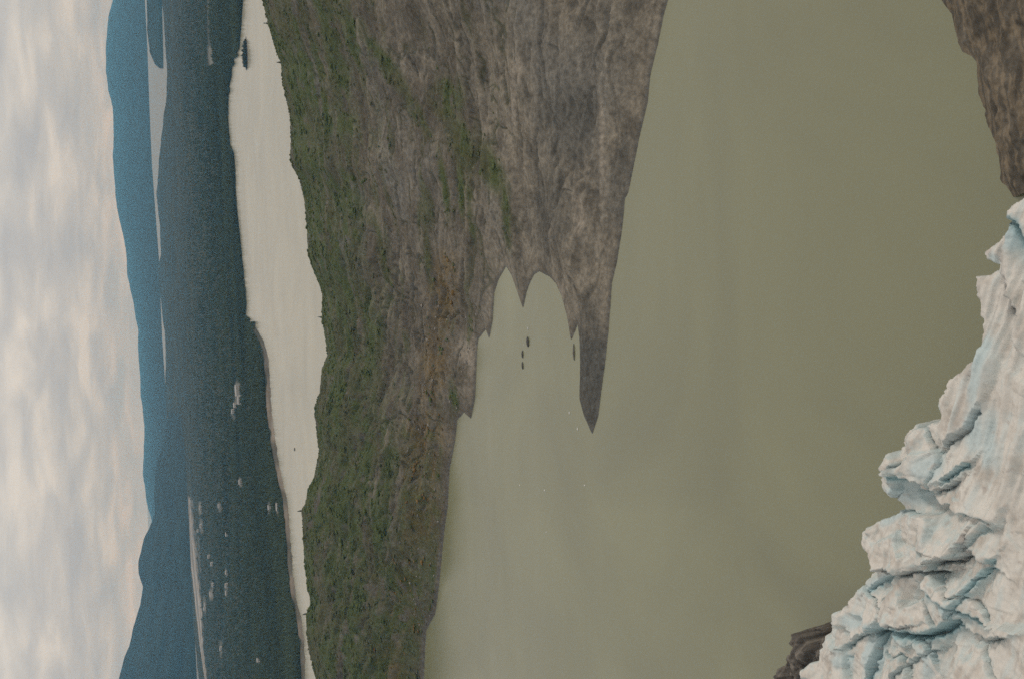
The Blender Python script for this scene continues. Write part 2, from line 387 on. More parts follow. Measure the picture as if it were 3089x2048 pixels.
# ------------------------------------------------------------------ rocky hill between the two lakes
crest = [(760, -500), (780, -100), (793, 0), (800, 25), (812, 75), (828, 130), (838, 165), (850, 190), (855, 250), (868, 310), (877, 350), (880, 420), (878, 470), (882, 500),
         (905, 540), (920, 600), (928, 680), (932, 770), (945, 810), (970, 870), (977, 900), (973, 931), (975, 957), (982, 1011), (991, 1068), (973, 1114),
         (967, 1183), (952, 1225), (951, 1256), (957, 1283), (958, 1313), (965, 1360), (952, 1428), (946, 1451), (932, 1471), (923, 1519), (913, 1532), (912, 1549),
         (915, 1576), (917, 1633), (921, 1698), (927, 1740), (927, 1770), (937, 1800), (940, 1823), (926, 1850), (927, 1907), (934, 1964), (944, 1999), (955, 2048), (985, 2200), (1010, 2500)]
shore = [(1255, 2600), (1270, 2300), (1279, 2048), (1280, 2000), (1286, 1898), (1313, 1849), (1324, 1768), (1337, 1633), (1343, 1579), (1351, 1525), (1356, 1416), (1372, 1335), (1380, 1265), (1400, 1243),
         (1421, 1262), (1433, 1202), (1440, 1049), (1443, 1023), (1466, 993), (1476, 1023), (1486, 967), (1491, 886), (1504, 845), (1527, 804), (1545, 835), (1562, 885), (1578, 931),
         (1588, 885), (1596, 860), (1611, 830), (1626, 819), (1657, 835), (1677, 855), (1695, 896), (1711, 957), (1723, 1028), (1735, 1000), (1743, 977), (1749, 1033), (1751, 1110),
         (1749, 1202), (1764, 1258), (1787, 1309), (1805, 1253), (1815, 1171), (1825, 1100), (1835, 1008), (1841, 931), (1846, 855), (1861, 794), (1876, 702),
         (1886, 600), (1896, 580), (1914, 491), (1932, 401), (1954, 312), (1963, 223), (1985, 134), (2003, 45), (2016, 0), (2060, -200), (2120, -500)]
SH = at_z(shore, 0.0)[:, :2]
def rc_of(phi): return np.interp(phi, [-.45, -.3, 0, .2, .33, .45], [1950, 1900, 1800, 1720, 1650, 1600])
Pc = at_z(crest, 100.0); pc, _ = polar(Pc)
Pc = at_d(np.array(crest, float), rc_of(pc)); o_ = np.argsort(pc); PCA, PCZ = pc[o_], Pc[o_, 2]
back_poly = np.concatenate([SH, [(2500, 600), (2500, 5000), (-2500, 5000), (-2500, 1500)]])
RIB = np.array([0.92, -0.39])           # direction the ice polished ribs run along
def shards(X, Y, size, seed):          # sharp edged tilted plates
    gx, gy = X / size, Y / size; ix, iy = np.floor(gx), np.floor(gy); best = np.full(X.shape, -9.0)
    def hsh(a, b, k):
        q = np.sin(a * 127.1 + b * 311.7 + k * 74.7 + seed * 13.3) * 43758.5453; return q - np.floor(q)
    for i in (-1, 0, 1):
        for j in (-1, 0, 1):
            cx, cy = ix + i, iy + j
            dx, dy = gx - cx - hsh(cx, cy, 1), gy - cy - hsh(cx, cy, 2)
            best = np.maximum(best, hsh(cx, cy, 3) * .9 + (hsh(cx, cy, 4) - .5) * 1.3 * dx + (hsh(cx, cy, 5) - .5) * 1.3 * dy - .75 * np.hypot(dx, dy))
    return best
def joints(al, ac):                     # gullies and open joints in the rock: 1 on the line, 0 away from it
    a = 1 - sstep(0, .10, np.abs(noise(al / 150, ac / 30, 211) + .25 * noise(al / 30, ac / 14, 213)))
    b = 1 - sstep(0, .07, np.abs(noise(al / 90, ac / 80, 215) + .2 * noise(al / 14, ac / 14, 217)))
    return np.maximum(a, .8 * b)
def hill_h(X, Y, detail=True):
    phi, D = np.arctan2(X, Y), np.hypot(X, Y)
    sd = sdist(X, Y, back_poly)
    wob = (fbm(X / 14, Y / 14, 3, 61) * 3.0 + fbm(X / 4.5, Y / 4.5, 2, 62) * 2.4) * sstep(0, 25, np.abs(sd) + 8)
    t = np.maximum(sd + wob * .6, -12)
    rc = rc_of(phi); top = np.interp(phi, PCA, PCZ)
    tp = np.maximum(t, 0)
    s = tp / (tp + np.maximum(rc - D, 0) + 1e-6)
    h = top * s ** np.interp(phi, [-.3, -.05, .1, .35], [.75, .8, .95, 1.0])
    h = np.where(D > rc, top - .6 * np.maximum(D - rc, 0), h)
    h = h + 2.2 * (1 - np.exp(-tp / 5)) * (D < rc)
    inl = sstep(6, 70, tp) * sstep(0, 140, rc - D)
    al, ac = X * RIB[0] + Y * RIB[1], -X * RIB[1] + Y * RIB[0]
    al, ac = al + 30 * fbm(X / 120, Y / 120, 2, 201), ac + 18 * fbm(X / 90, Y / 90, 3, 203)
    rib = ridged(al / 260, ac / 55, 4, 71, .55); big = fbm(X / 260, Y / 200, 3, 33)
    fine = ridged(al / 60, ac / 17, 3, 91, .55)
    jn = np.maximum(joints(al, ac), 0)
    rt = sstep(.02, .16, phi); h = h + inl * (big * (24 - 8 * rt) + rib * (11 - 2 * rt) + fine * (5.0 - 3.0 * rt) - (4.5 - 2.8 * rt) * jn) + inl * 3.0 * shards(al / 2.6, ac, 16.0, 9)
    h = h + sstep(2, 30, tp) * fbm(X / 9, Y / 9, 3, 15) * 1.1 * (.3 + .7 * sstep(0, 60, rc - D))
    h = np.where(t <= 0, np.minimum(t * .35, -.3), np.where(D > rc, h, np.maximum(h, .15 * np.minimum(tp, 4))))
    return h, t, s, rib, fine, big
def hill_look(X, Y, Z, t, s, rib, fine, big):
    """where on the hill scrub, moss and bare rock lie"""
    px, py = pix(X, Y, Z)
    cr = np.interp(py, [c[0] for c in sorted([(y, x) for x, y in crest])], [c[1] for c in sorted([(y, x) for x, y in crest])])
    below = px - cr                                           # photo pixels under the skyline
    n = fbm(X / 60, Y / 60, 4, 52); ns = fbm((X * RIB[0] + Y * RIB[1]) / 150, (-X * RIB[1] + Y * RIB[0]) / 22, 4, 57)
    reach = np.interp(py, [-300, 0, 250, 600, 900, 1250, 1500, 1800, 2048], [260, 230, 190, 150, 150, 190, 310, 370, 340])
    g = 1 - sstep(-.35, .65, (below - reach) / reach + .8 * n + .75 * ns)
    def blob(cx, cy, rx, ry, rot=0.0):
        dx, dy = px - cx, py - cy; c, q = math.cos(rot), math.sin(rot)
        return 1 - sstep(.35, 1.25, np.hypot((dx * c + dy * q) / rx, (-dx * q + dy * c) / ry) + .35 * n + .25 * ns)
    band = np.zeros_like(px)
    for b in [(1345, 305, 60, 85, 0), (1395, 440, 50, 120, -.35), (1470, 500, 45, 110, -.45), (1525, 640, 16, 120, -.1), (1390, 560, 14, 130, -.05),
              (1180, 220, 30, 160, -.6), (1250, 330, 25, 110, -.5), (1420, 640, 14, 120, -.1), (1340, 560, 14, 120, -.15), (1290, 760, 14, 120, -.1), (1150, 760, 16, 150, -.2), (1370, 1200, 14, 60, -.2)]:
        band = np.maximum(band, blob(*b))
    streak = sstep(.12, .42, ns + .25 * n) * np.interp(py, [0, 300, 700, 1300, 2048], [.25, .5, .75, .8, .9]) * (1 - sstep(1480, 1560, px))
    veg = np.maximum(np.maximum(g, band), streak * .75)
    bands = sstep(.12, .4, fbm((X * RIB[0] + Y * RIB[1]) / 210 + .8 * n, (-X * RIB[1] + Y * RIB[0]) / 34, 4, 231))   # long bare rock ledges
    veg *= sstep(1, 8, t) * (1 - .8 * bands * sstep(25, 70, below))
    amber = np.zeros_like(px)
    for b in [(1340, 880, 50, 140, 0), (1310, 1100, 50, 160, .1), (1280, 1350, 75, 150, 0), (1265, 1560, 75, 170, 0), (1230, 1780, 50, 160, 0), (1180, 2000, 50, 120, 0)]:
        amber = np.maximum(amber, blob(*b))
    pale = np.zeros_like(px)
    for b in [(1405, 1110, 32, 110, 0), (1560, 230, 22, 60, 0), (1745, 640, 18, 90, -.1), (1815, 420, 10, 200, 0), (1660, 700, 14, 40, 0), (1680, 900, 24, 60, .3), (1550, 330, 10, 60, 0)]:
        pale = np.maximum(pale, blob(*b))
    dark = np.zeros_like(px)
    for b in [(1790, 1120, 50, 260, -.05), (1660, 620, 70, 170, 0), (1870, 560, 40, 160, 0.15), (1700, 380, 110, 150, 0)]:
        dark = np.maximum(dark, blob(*b))
    return px, py, below, veg, amber, pale, dark, n, ns
def hill():
    a = np.linspace(-.44, .46, 820); d = np.concatenate([np.geomspace(640, 1960, 660), np.linspace(1970, 2300, 24)])
    A, D = np.meshgrid(a, d); X, Y = D * np.sin(A), D * np.cos(A)
    Z, t, s, rib, fine, big = hill_h(X, Y)
    px, py, below, veg, amber, pale, dark, n, ns = hill_look(X, Y, Z, t, s, rib, fine, big)
    n3 = fbm(X / 22, Y / 22, 4, 83); n4 = fbm(X / 6, Y / 6, 3, 84)
    f = lambda c: np.array(c)[None, None]
    w = lambda m: m[..., None]
    al_, ac_ = X * RIB[0] + Y * RIB[1], -X * RIB[1] + Y * RIB[0]
    al_, ac_ = al_ + 30 * fbm(X / 120, Y / 120, 2, 201), ac_ + 18 * fbm(X / 90, Y / 90, 3, 203)
    jn = joints(al_, ac_)
    brn = sstep(-.15, .45, fbm(X / 95, Y / 70, 3, 131) + .35 * n3)
    c = lerp(f((0.092, 0.080, 0.062)), f((0.205, 0.180, 0.142)), w(sstep(-.5, .6, n3 * .8 + .55 * ns + .45 * rib)))
    c = lerp(c, f((0.135, 0.130, 0.117)), w(.6 * sstep(0, .4, big)))
    c = lerp(c, f((0.30, 0.262, 0.215)), w(.55 * pale))
    c = lerp(c, f((0.070, 0.069, 0.061)), w(.5 * dark))
    spit = sstep(960, 1060, py) * sstep(1735, 1750, px); c = lerp(c, f((0.072, 0.071, 0.063)), w(.8 * spit))
    mossy = 1 - sstep(1480, 1620, px)
    c = lerp(c, lerp(f((0.062, 0.057, 0.047)), f((0.050, 0.058, 0.020)), w(mossy * sstep(-.5, .3, n + .4 * n3))), w((.45 + .4 * mossy) * jn * sstep(3, 14, t)))  # moss and dark joints; weak gully shade also deepened in the colour
    soil = (1 - sstep(1400, 1500, px)) * sstep(-.3, .3, n + .3 * n3)
    c = lerp(c, f((0.082, 0.068, 0.049)), w(.75 * soil))
    c = lerp(c, f((0.135, 0.092, 0.034)), w(.75 * amber * sstep(-.5, .35, n3 + .4 * ns)))
    c = lerp(c, lerp(f((0.058, 0.076, 0.020)), f((0.080, 0.068, 0.038)), w(brn * .6)), w(.92 * veg * sstep(-.55, .25, n3 + .7 * ns + .45 * rib)))
    c = c * np.interp(py, [0, 800, 1300, 2048], [1.0, .96, .9, .86])[..., None]      # darker towards the wooded end
    wet = (1 - sstep(.5, 5, t)); c = lerp(c, f((0.10, 0.095, 0.085)), w(wet * .8))
    c = c * (1 + .35 * n4[..., None])
    V = np.stack([X, Y, Z], -1).reshape(-1, 3); F = grid_faces(len(d), len(a))
    keep = (t.ravel()[F] > -8).any(1)
    V, F, C = cull(V, F, keep, c.reshape(-1, 3))
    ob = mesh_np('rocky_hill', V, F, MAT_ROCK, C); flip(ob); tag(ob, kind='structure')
hill()

ICO = None
def ico():
    g = (1 + 5 ** .5) / 2
    V = np.array([(-1, g, 0), (1, g, 0), (-1, -g, 0), (1, -g, 0), (0, -1, g), (0, 1, g), (0, -1, -g), (0, 1, -g), (g, 0, -1), (g, 0, 1), (-g, 0, -1), (-g, 0, 1)], float)
    V /= np.linalg.norm(V[0])
    F = np.array([(0, 11, 5), (0, 5, 1), (0, 1, 7), (0, 7, 10), (0, 10, 11), (1, 5, 9), (5, 11, 4), (11, 10, 2), (10, 7, 6), (7, 1, 8), (3, 9, 4), (3, 4, 2), (3, 2, 6), (3, 6, 8), (3, 8, 9), (4, 9, 5), (2, 4, 11), (6, 2, 10), (8, 6, 7), (9, 8, 1)])
    return V, F
def blobs(P, size, squash, cols, seed=0, jit=.35):
    V0, F0 = ico(); n = len(P); rg = np.random.default_rng(seed)
    V = V0[None] * (1 + rg.uniform(-jit, jit, (n, 12, 1))) * size[:, None, None]
    a = rg.uniform(0, 6.28, n); c, s = np.cos(a)[:, None], np.sin(a)[:, None]
    V = np.stack([V[..., 0] * c - V[..., 1] * s, V[..., 0] * s + V[..., 1] * c, V[..., 2] * squash[:, None]], -1) + P[:, None]
    F = (F0[None] + (np.arange(n) * 12)[:, None, None]).reshape(-1, 3)
    return V.reshape(-1, 3), F, np.repeat(cols, 12, 0)
def hill_scrub():
    n = 220000
    A = rng.uniform(-.43, .45, n); D = np.sqrt(rng.uniform(690 ** 2, 1960 ** 2, n))
    X, Y = D * np.sin(A), D * np.cos(A)
    Z, t, s, rib, fine, big = hill_h(X, Y)
    px, py, below, veg, amber, pale, dark, nn, ns = hill_look(X, Y, Z, t, s, rib, fine, big)
    vis = (D < rc_of(A) + 12) & (t > 4) & (py > -250) & (py < 2300)
    pr = np.maximum(veg ** 1.3, .45 * amber)
    k = vis & (rng.uniform(0, 1, n) < pr * .95 * (sstep(0.0, .32, fbm(X / 34, Y / 26, 4, 151) + .25 * (1 - sstep(0, 45, below)))))
    idx = np.nonzero(k)[0][:10000]
    X, Y, Z, px, py, am, be = X[idx], Y[idx], Z[idx], px[idx], py[idx], amber[idx], below[idx]
    m = len(idx); size = rng.uniform(.9, 2.1, m) * (1 + .9 * (rng.uniform(0, 1, m) < .1))
    left = sstep(900, 1800, py)
    size *= 1 + .25 * left
    c = lerp(np.array((0.050, 0.068, 0.017))[None], np.array((0.080, 0.096, 0.028))[None], rng.uniform(0, 1, m)[:, None])
    bb = sstep(-.2, .4, fbm(X / 95, Y / 70, 3, 131) + .5 * rng.normal(0, .3, m))
    c = lerp(c, np.array((0.084, 0.072, 0.044))[None], (.5 * bb)[:, None])
    size *= .75 + .6 * sstep(-.4, .5, fbm(X / 40, Y / 40, 3, 141))
    isam = rng.uniform(0, 1, m) < am * .6
    c[isam] = np.array((0.15, 0.095, 0.032))[None] * rng.uniform(.6, 1.2, isam.sum())[:, None]
    P = np.stack([X, Y, Z + size * .08], -1)
    V, F, C = blobs(P, size, np.where(rng.uniform(0, 1, m) < .13, rng.uniform(.6, 1, m), rng.uniform(.3, .55, m)), c, 4)
    print('scrub', m)
    ob = mesh_np('hill_scrub', V, F, MAT_VEG, C, smooth=True)
    tag(ob, 'green and amber scrub growing over the rocky hill', 'scrub', kind='stuff')
    # scattered pale boulders among the scrub near the water
    n = 2600
    A = rng.uniform(-.43, .2, n); D = np.sqrt(rng.uniform(900 ** 2, 1700 ** 2, n)); X, Y = D * np.sin(A), D * np.cos(A)
    Z, t, s, *r = hill_h(X, Y); px, py = pix(X, Y, Z)
    k = (t > 2) & (px > 1150) & (rng.uniform(0, 1, n) < sstep(1150, 1330, px)) & (py > 900)
    X, Y, Z = X[k], Y[k], Z[k]; m = len(X); size = rng.uniform(.6, 2.2, m)
    V, F, C = blobs(np.stack([X, Y, Z + .2 * size], -1), size, rng.uniform(.4, .8, m), np.array((0.20, 0.185, 0.165))[None] * rng.uniform(.6, 1.3, m)[:, None], 8)
    tag(mesh_np('boulder_field', V, F, MAT_BANK, C, smooth=False), 'pale boulders scattered on the lower hillside by the water', 'boulders', kind='stuff')
hill_scrub()

# ------------------------------------------------------------------ brown rock bank at the near right
bank = [(2600, -700), (2770, -200), (2847, 0), (2872, 51), (2882, 102), (2904, 153), (2945, 185), (2952, 274), (2974, 351), (3000, 434), (3025, 542), (3051, 593), (3075, 640), (3120, 700), (3300, 800)]
def rock_bank():
    B = at_z(bank, 0.0)[:, :2]; poly = np.concatenate([B, [(330, 60), (700, 60), (900, 500)]])
    x = np.arange(60, 460, .9); y = np.arange(120, 520, .9); X, Y = np.meshgrid(x, y)
    t = sdist(X, Y, poly) + fbm(X / 9, Y / 9, 3, 4) * 2.2
    tp = np.maximum(t, 0)
    h = 55 * (1 - np.exp(-tp / 110)) + sstep(0, 14, tp) * (ridged(X / 34, Y / 22, 4, 14) * 3.5 + fbm(X / 6, Y / 6, 3, 19) * 1.6 + ridged(X / 11, Y / 8, 3, 24) * 1.4)
    h = np.where(t <= 0, np.maximum(t * .5, -4), np.maximum(h, .1))
    n = fbm(X / 20, Y / 14, 4, 44); n2 = fbm(X / 3, Y / 3, 3, 45)
    c = lerp(np.array((0.066, 0.056, 0.043))[None, None], np.array((0.122, 0.104, 0.080))[None, None], sstep(-.4, .6, n + .4 * n2)[..., None])
    c = lerp(c, np.array((0.28, 0.215, 0.14))[None, None], (sstep(.48, .7, ridged(X / 26, Y / 9, 3, 46)) * .3)[..., None])
    V = np.stack([X, Y, h], -1).reshape(-1, 3); F = grid_faces(len(y), len(x)); keep = (t.ravel()[F] > -6).any(1)
    V, F, C = cull(V, F, keep, c.reshape(-1, 3))
    ob = mesh_np('rock_bank', V, F, MAT_BANK, C); flip(ob); tag(ob, kind='structure')
rock_bank()

# ------------------------------------------------------------------ glacier
GZ = 42.0
g_out = [(2420, 2500), (2440, 2200), (2452, 2048), (2450, 2012), (2488, 1978), (2495, 1930), (2502, 1895), (2530, 1842), (2568, 1805), (2580, 1780), (2618, 1735), (2630, 1700), (2602, 1650), (2598, 1597),
         (2645, 1562), (2698, 1545), (2715, 1530), (2733, 1528), (2700, 1490), (2655, 1445), (2680, 1400), (2705, 1365), (2728, 1335), (2732, 1300), (2762, 1268), (2775, 1285), (2800, 1275), (2850, 1256),
         (2838, 1220), (2850, 1190), (2875, 1150), (2920, 1100), (2950, 1075), (2955, 1000), (2945, 920), (2932, 860), (2940, 832), (2965, 825), (2992, 805), (2975, 795), (2960, 760), (2968, 742), (2995, 715), (3020, 690), (3035, 665), (3052, 622),
         (3068, 608), (3100, 585), (3250, 520), (3500, 430)]
cracks = [  # points, half width m, depth m, how blue
    ([(2665, 1720), (2700, 1717), (2735, 1736), (2770, 1722), (2820, 1724), (2858, 1720)], 1.0, 14, .25),
    ([(2842, 1695), (2880, 1688), (2910, 1690), (2935, 1668), (2958, 1662), (2985, 1682)], 1.1, 14, .2),
    ([(2928, 1655), (2942, 1632), (2950, 1605)], .6, 6, .2),
    ([(2800, 1770), (2850, 1800), (2920, 1832), (2990, 1872)], 1.6, 7, .9),
    ([(2640, 1905), (2690, 1890), (2740, 1908), (2800, 1915), (2850, 1902), (2912, 1866)], 2.4, 13, 1.0),
    ([(2925, 1880), (2965, 1912), (3000, 1928), (3075, 1915)], 1.0, 8, .5),
    ([(2610, 2060), (2640, 1975), (2655, 1900)], 1.8, 8, 1.0),
    ([(2905, 1850), (2945, 1790), (2985, 1725), (3015, 1690)], .9, 6, 1.0),
    ([(2628, 1775), (2660, 1752), (2705, 1732)], 1.3, 5, 1.0),
    ([(2776, 1275), (2758, 1312), (2766, 1352), (2748, 1395), (2728, 1415)], .9, 8, .5),
    ([(2712, 1420), (2745, 1440), (2775, 1448)], .9, 8, 1.0),
    ([(2862, 1445), (2905, 1420), (2930, 1400)], 1.0, 8, 1.0),
    ([(2838, 1478), (2870, 1470), (2900, 1450)], .9, 8, .4),
    ([(2865, 1340), (2905, 1312), (2935, 1290), (2960, 1240)], 1.8, 7, .5),
    ([(3038, 690), (3015, 760), (3010, 820), (3030, 900), (3062, 985)], 1.8, 9, .1),
    ([(3060, 670), (3075, 690), (3089, 740)], 3.0, 12, 1.0),
    ([(2550, 1950), (2600, 1915), (2650, 1905)], 1.0, 6, .7),
    ([(2830, 1990), (2815, 1940), (2780, 1925)], .8, 5, .8),
    ([(2700, 2060), (2760, 1990), (2830, 1960)], .8, 5, .6),
    ([(2715, 1880), (2740, 1890), (2790, 1880)], .6, 4, .1),
]
g_seeds = [(2700, 1420), (2755, 1330), (2800, 1420), (2780, 1500), (2880, 1440), (2800, 1600), (2660, 1580), (2700, 1680), (2880, 1620), (2930, 1720), (2760, 1760), (2660, 1790), (2640, 1830),
           (2720, 1840), (2800, 1850), (2560, 1860), (2560, 1940), (2540, 2000), (2620, 1940), (2600, 2010), (2700, 1940), (2720, 2010), (2860, 1960), (2880, 1840), (2960, 1880), (2980, 1980), (2800, 2040),
           (3040, 1800), (3050, 1950), (2860, 1280), (2960, 800), (3010, 740), (3060, 640), (3070, 760)]
g_dz = {0: 5, 1: 2, 2: 3, 3: -5, 4: 1, 5: 3, 6: -2, 7: 2, 9: 1, 10: -1, 11: -1, 14: 3, 15: 0, 20: -2, 21: 1, 24: 2, 30: 2, 31: -4, 32: -3, 33: -5}
glacier = empty('glacier', (0, 0, 0))
tag(glacier, 'crevassed white and blue glacier tongue ending in the near lake', 'glacier')
def build_glacier():
    G = at_z(g_out, GZ)[:, :2]; poly = np.concatenate([G, [(170, 60), (-420, 60), (-460, 380)]])
    S = at_z(g_seeds, GZ)[:, :2]
    step = .62
    x = np.arange(-290, 150, step); y = np.arange(205, 500, step); X, Y = np.meshgrid(x, y)
    rg = np.random.default_rng(12)
    extra = np.stack([rg.uniform(-330, 160, 60), rg.uniform(120, 480, 60)], -1)
    ep = np.stack(pix(extra[:, 0], extra[:, 1], np.full(60, GZ)), -1)
    extra = extra[(ep[:, 0] > 3110) | (ep[:, 1] > 2080)]
    SA = np.concatenate([S, extra]); ns = len(SA)
    dz = rg.uniform(-4, 4.5, ns); gx = rg.normal(0, .26, ns); gy = rg.normal(0, .22, ns)
    for k, v in g_dz.items(): dz[k] = v
    gx[3] = -.25; gx[5] = .12; gy[5] = -.18; gx[0] = .2; gx[7] = .05
    wx = X + fbm(X / 16, Y / 16, 3, 2) * 5 + fbm(X / 4, Y / 4, 2, 6) * 1.0
    wy = Y + fbm(X / 16, Y / 16, 3, 3) * 5 + fbm(X / 4, Y / 4, 2, 7) * 1.0
    d1 = np.full(X.shape, 1e9); d2 = np.full(X.shape, 1e9); id1 = np.zeros(X.shape, int); id2 = np.zeros(X.shape, int)
    for i, (sx, sy) in enumerate(SA):
        d = np.hypot(wx - sx, wy - sy)
        n1 = d < d1; n2 = (~n1) & (d < d2)
        d2 = np.where(n1, d1, np.where(n2, d, d2)); id2 = np.where(n1, id1, np.where(n2, i, id2))
        d1 = np.where(n1, d, d1); id1 = np.where(n1, i, id1)
    t = sdist(X, Y, poly) + fbm(X / 5, Y / 5, 3, 21) * 1.6 + fbm(X / 1.7, Y / 1.7, 2, 25) * .5
    px, py = pix(X, Y, np.full(X.shape, GZ))
    smoothp = (1 - sstep(1380, 1560, py + .9 * (2950 - px))) * sstep(2780, 2920, px)     # gently fluted part of the tongue
    smoothp = np.maximum(smoothp, sstep(2980, 3060, px) * .4)
    tp = np.maximum(t, 0)
    facet = dz[id1] + gx[id1] * (X - SA[id1, 0]) + gy[id1] * (Y - SA[id1, 1])
    other = dz[id2] + gx[id2] * (X - SA[id2, 0]) + gy[id2] * (Y - SA[id2, 1])
    bl = .5 * (1 - sstep(0, 2.2, d2 - d1)); facet = lerp(facet, other, bl)
    h = GZ + .05 * np.minimum(tp, 160) + facet * (1 - .85 * smoothp)
    # flutes running along the tongue
    ad = at_z([(2900, 1280), (3000, 860)], GZ); v = (ad[1] - ad[0])[:2]; v /= np.linalg.norm(v)
    al, ac = X * v[0] + Y * v[1], -X * v[1] + Y * v[0]
    h += smoothp * (ridged(al / 110, ac / 16, 3, 31, .5) * 5.0 + fbm(al / 40, ac / 7, 3, 35) * 2.2)
    h += (1 - smoothp) * (ridged(X / 30, Y / 24, 4, 38, .5) * 3.0 + fbm(X / 7, Y / 7, 3, 39) * .8)
    h += (1 - smoothp) * (3.2 * shards(X, Y, 9.0, 5) + 1.3 * shards(X, Y, 4.0, 6)) + smoothp * 1.6 * shards(al / 2.2, ac, 5.0, 7)
    h += fbm(X / 2.6, Y / 2.6, 3, 48) * .28
    gap = sstep(.72, .85, np.abs(np.sin(id1 * 12.9898 + id2 * 12.9898 + id1 * id2 * 1.37))) * (1 - smoothp)
    gp = gap * (1 - sstep(.0, 1.7, d2 - d1)); h -= gp * 4.0
    blue = .55 * gp
    crack_dark = np.zeros_like(h)
    for pts, wd, dp, bu in cracks:
        L = at_z(pts, GZ + 2)[:, :2]
        jx = X + noise(X / 2.2, Y / 2.2, 51) * 1.1; jy = Y + noise(X / 2.2, Y / 2.2, 53) * 1.1
        m = (np.abs(X - L[:, 0].mean()) < 60) & (np.abs(Y - L[:, 1].mean()) < 60)
        dd, sg = dist_side(jx[m], jy[m], L); k = 1 - sstep(0, wd * .9, dd)
        h[m] += -dp * .8 * k + sg * min(3.2, dp * .3) * np.exp(-dd / 7.0)
        kb = (1 - sstep(wd * .4, wd * 1.6, dd)) + bu * .6 * (sg < 0) * (1 - sstep(wd * .6, wd * 4.5, dd)); kb = np.clip(kb, 0, 1)
        blue[m] = np.maximum(blue[m], kb * bu); crack_dark[m] = np.maximum(crack_dark[m], kb * (1 - bu))
    # the ice cliff dropping into the lake
    edge = sstep(-1.2, 1.6, t); rim = sstep(0, 6, tp)
    h = lerp(-2.0, h - (1 - rim) * 2.5, edge)
    gy_, gx_ = np.gradient(h, step); slope = np.hypot(gx_, gy_)
    f = lambda c: np.array(c)[None, None]
    n = fbm(X / 13, Y / 13, 4, 63); n2 = fbm(X / 3.5, Y / 3.5, 3, 66); n5 = fbm(al / 30, ac / 5, 3, 68)
    c = lerp(f((0.54, 0.515, 0.475)), f((0.43, 0.39, 0.345)), sstep(-.15, .6, n + .35 * n2)[..., None])
    c = lerp(c, f((0.47, 0.51, 0.50)), (sstep(.05, .45, n5 - .3 * n) * .7)[..., None])
    drt = sstep(.1, .5, fbm(al / 45, ac / 3.2, 4, 161) + .5 * n); c = lerp(c, f((0.35, 0.325, 0.295)), (drt * .6)[..., None])
    fresh = sstep(.55, 1.3, slope) * (1 - .6 * smoothp) * sstep(-.5, .1, n2 + n)
    c = lerp(c, f((0.42, 0.505, 0.51)), (fresh * .7)[..., None])
    c = lerp(c, f((0.24, 0.38, 0.41)), np.clip(blue * .85, 0, 1)[..., None])
    c = lerp(c, f((0.26, 0.24, 0.235)), np.clip(crack_dark * .6, 0, 1)[..., None])  # darker grey inside the less blue cracks
    aq = np.zeros_like(h)
    for bx, by, rx, ry, ro in [(2770, 1490, 75, 40, .2), (2690, 1558, 55, 20, -.6), (2830, 1410, 45, 50, 0), (2590, 1870, 40, 30, 0), (2690, 1893, 75, 14, .2), (2645, 1970, 30, 70, 0), (2815, 2010, 22, 60, 0), (2975, 1120, 25, 170, .1),
            (3005, 1330, 28, 110, 0), (2905, 1828, 70, 12, .5), (2650, 1755, 60, 16, -.5), (2960, 1300, 30, 90, 0), (2560, 1990, 30, 30, 0), (2850, 1230, 20, 20, 0), (3060, 720, 25, 40, 0), (2990, 790, 14, 30, 0)]:
        dx, dy = px - bx, py - by; q = np.hypot((dx * math.cos(ro) + dy * math.sin(ro)) / rx, (-dx * math.sin(ro) + dy * math.cos(ro)) / ry)
        aq = np.maximum(aq, 1 - sstep(.4, 1.25, q + .35 * n))
    c = lerp(c, f((0.38, 0.475, 0.495)), (.7 * aq)[..., None])
    spk = sstep(.42, .6, fbm(X / 5, Y / 5, 2, 95)); c = lerp(c, f((0.36, 0.32, 0.29)), (spk * .6)[..., None])
    V = np.stack([X, Y, h], -1).reshape(-1, 3); F = grid_faces(len(y), len(x)); c = c.reshape(-1, 3)
    keep = (t.ravel()[F] > -2.6).any(1)
    cell = np.where(smoothp > .5, 999, id1).ravel()[F[:, 0]]
    for i in np.unique(cell[keep]):
        k = keep & (cell == i)
        if k.sum() < 60: k_small = True
        v_, f_, c_ = cull(V, F, k, c)
        ob = mesh_np('ice_surface' if i == 999 else 'serac', v_, f_, MAT_ICE, c_, parent=glacier); flip(ob)
build_glacier()

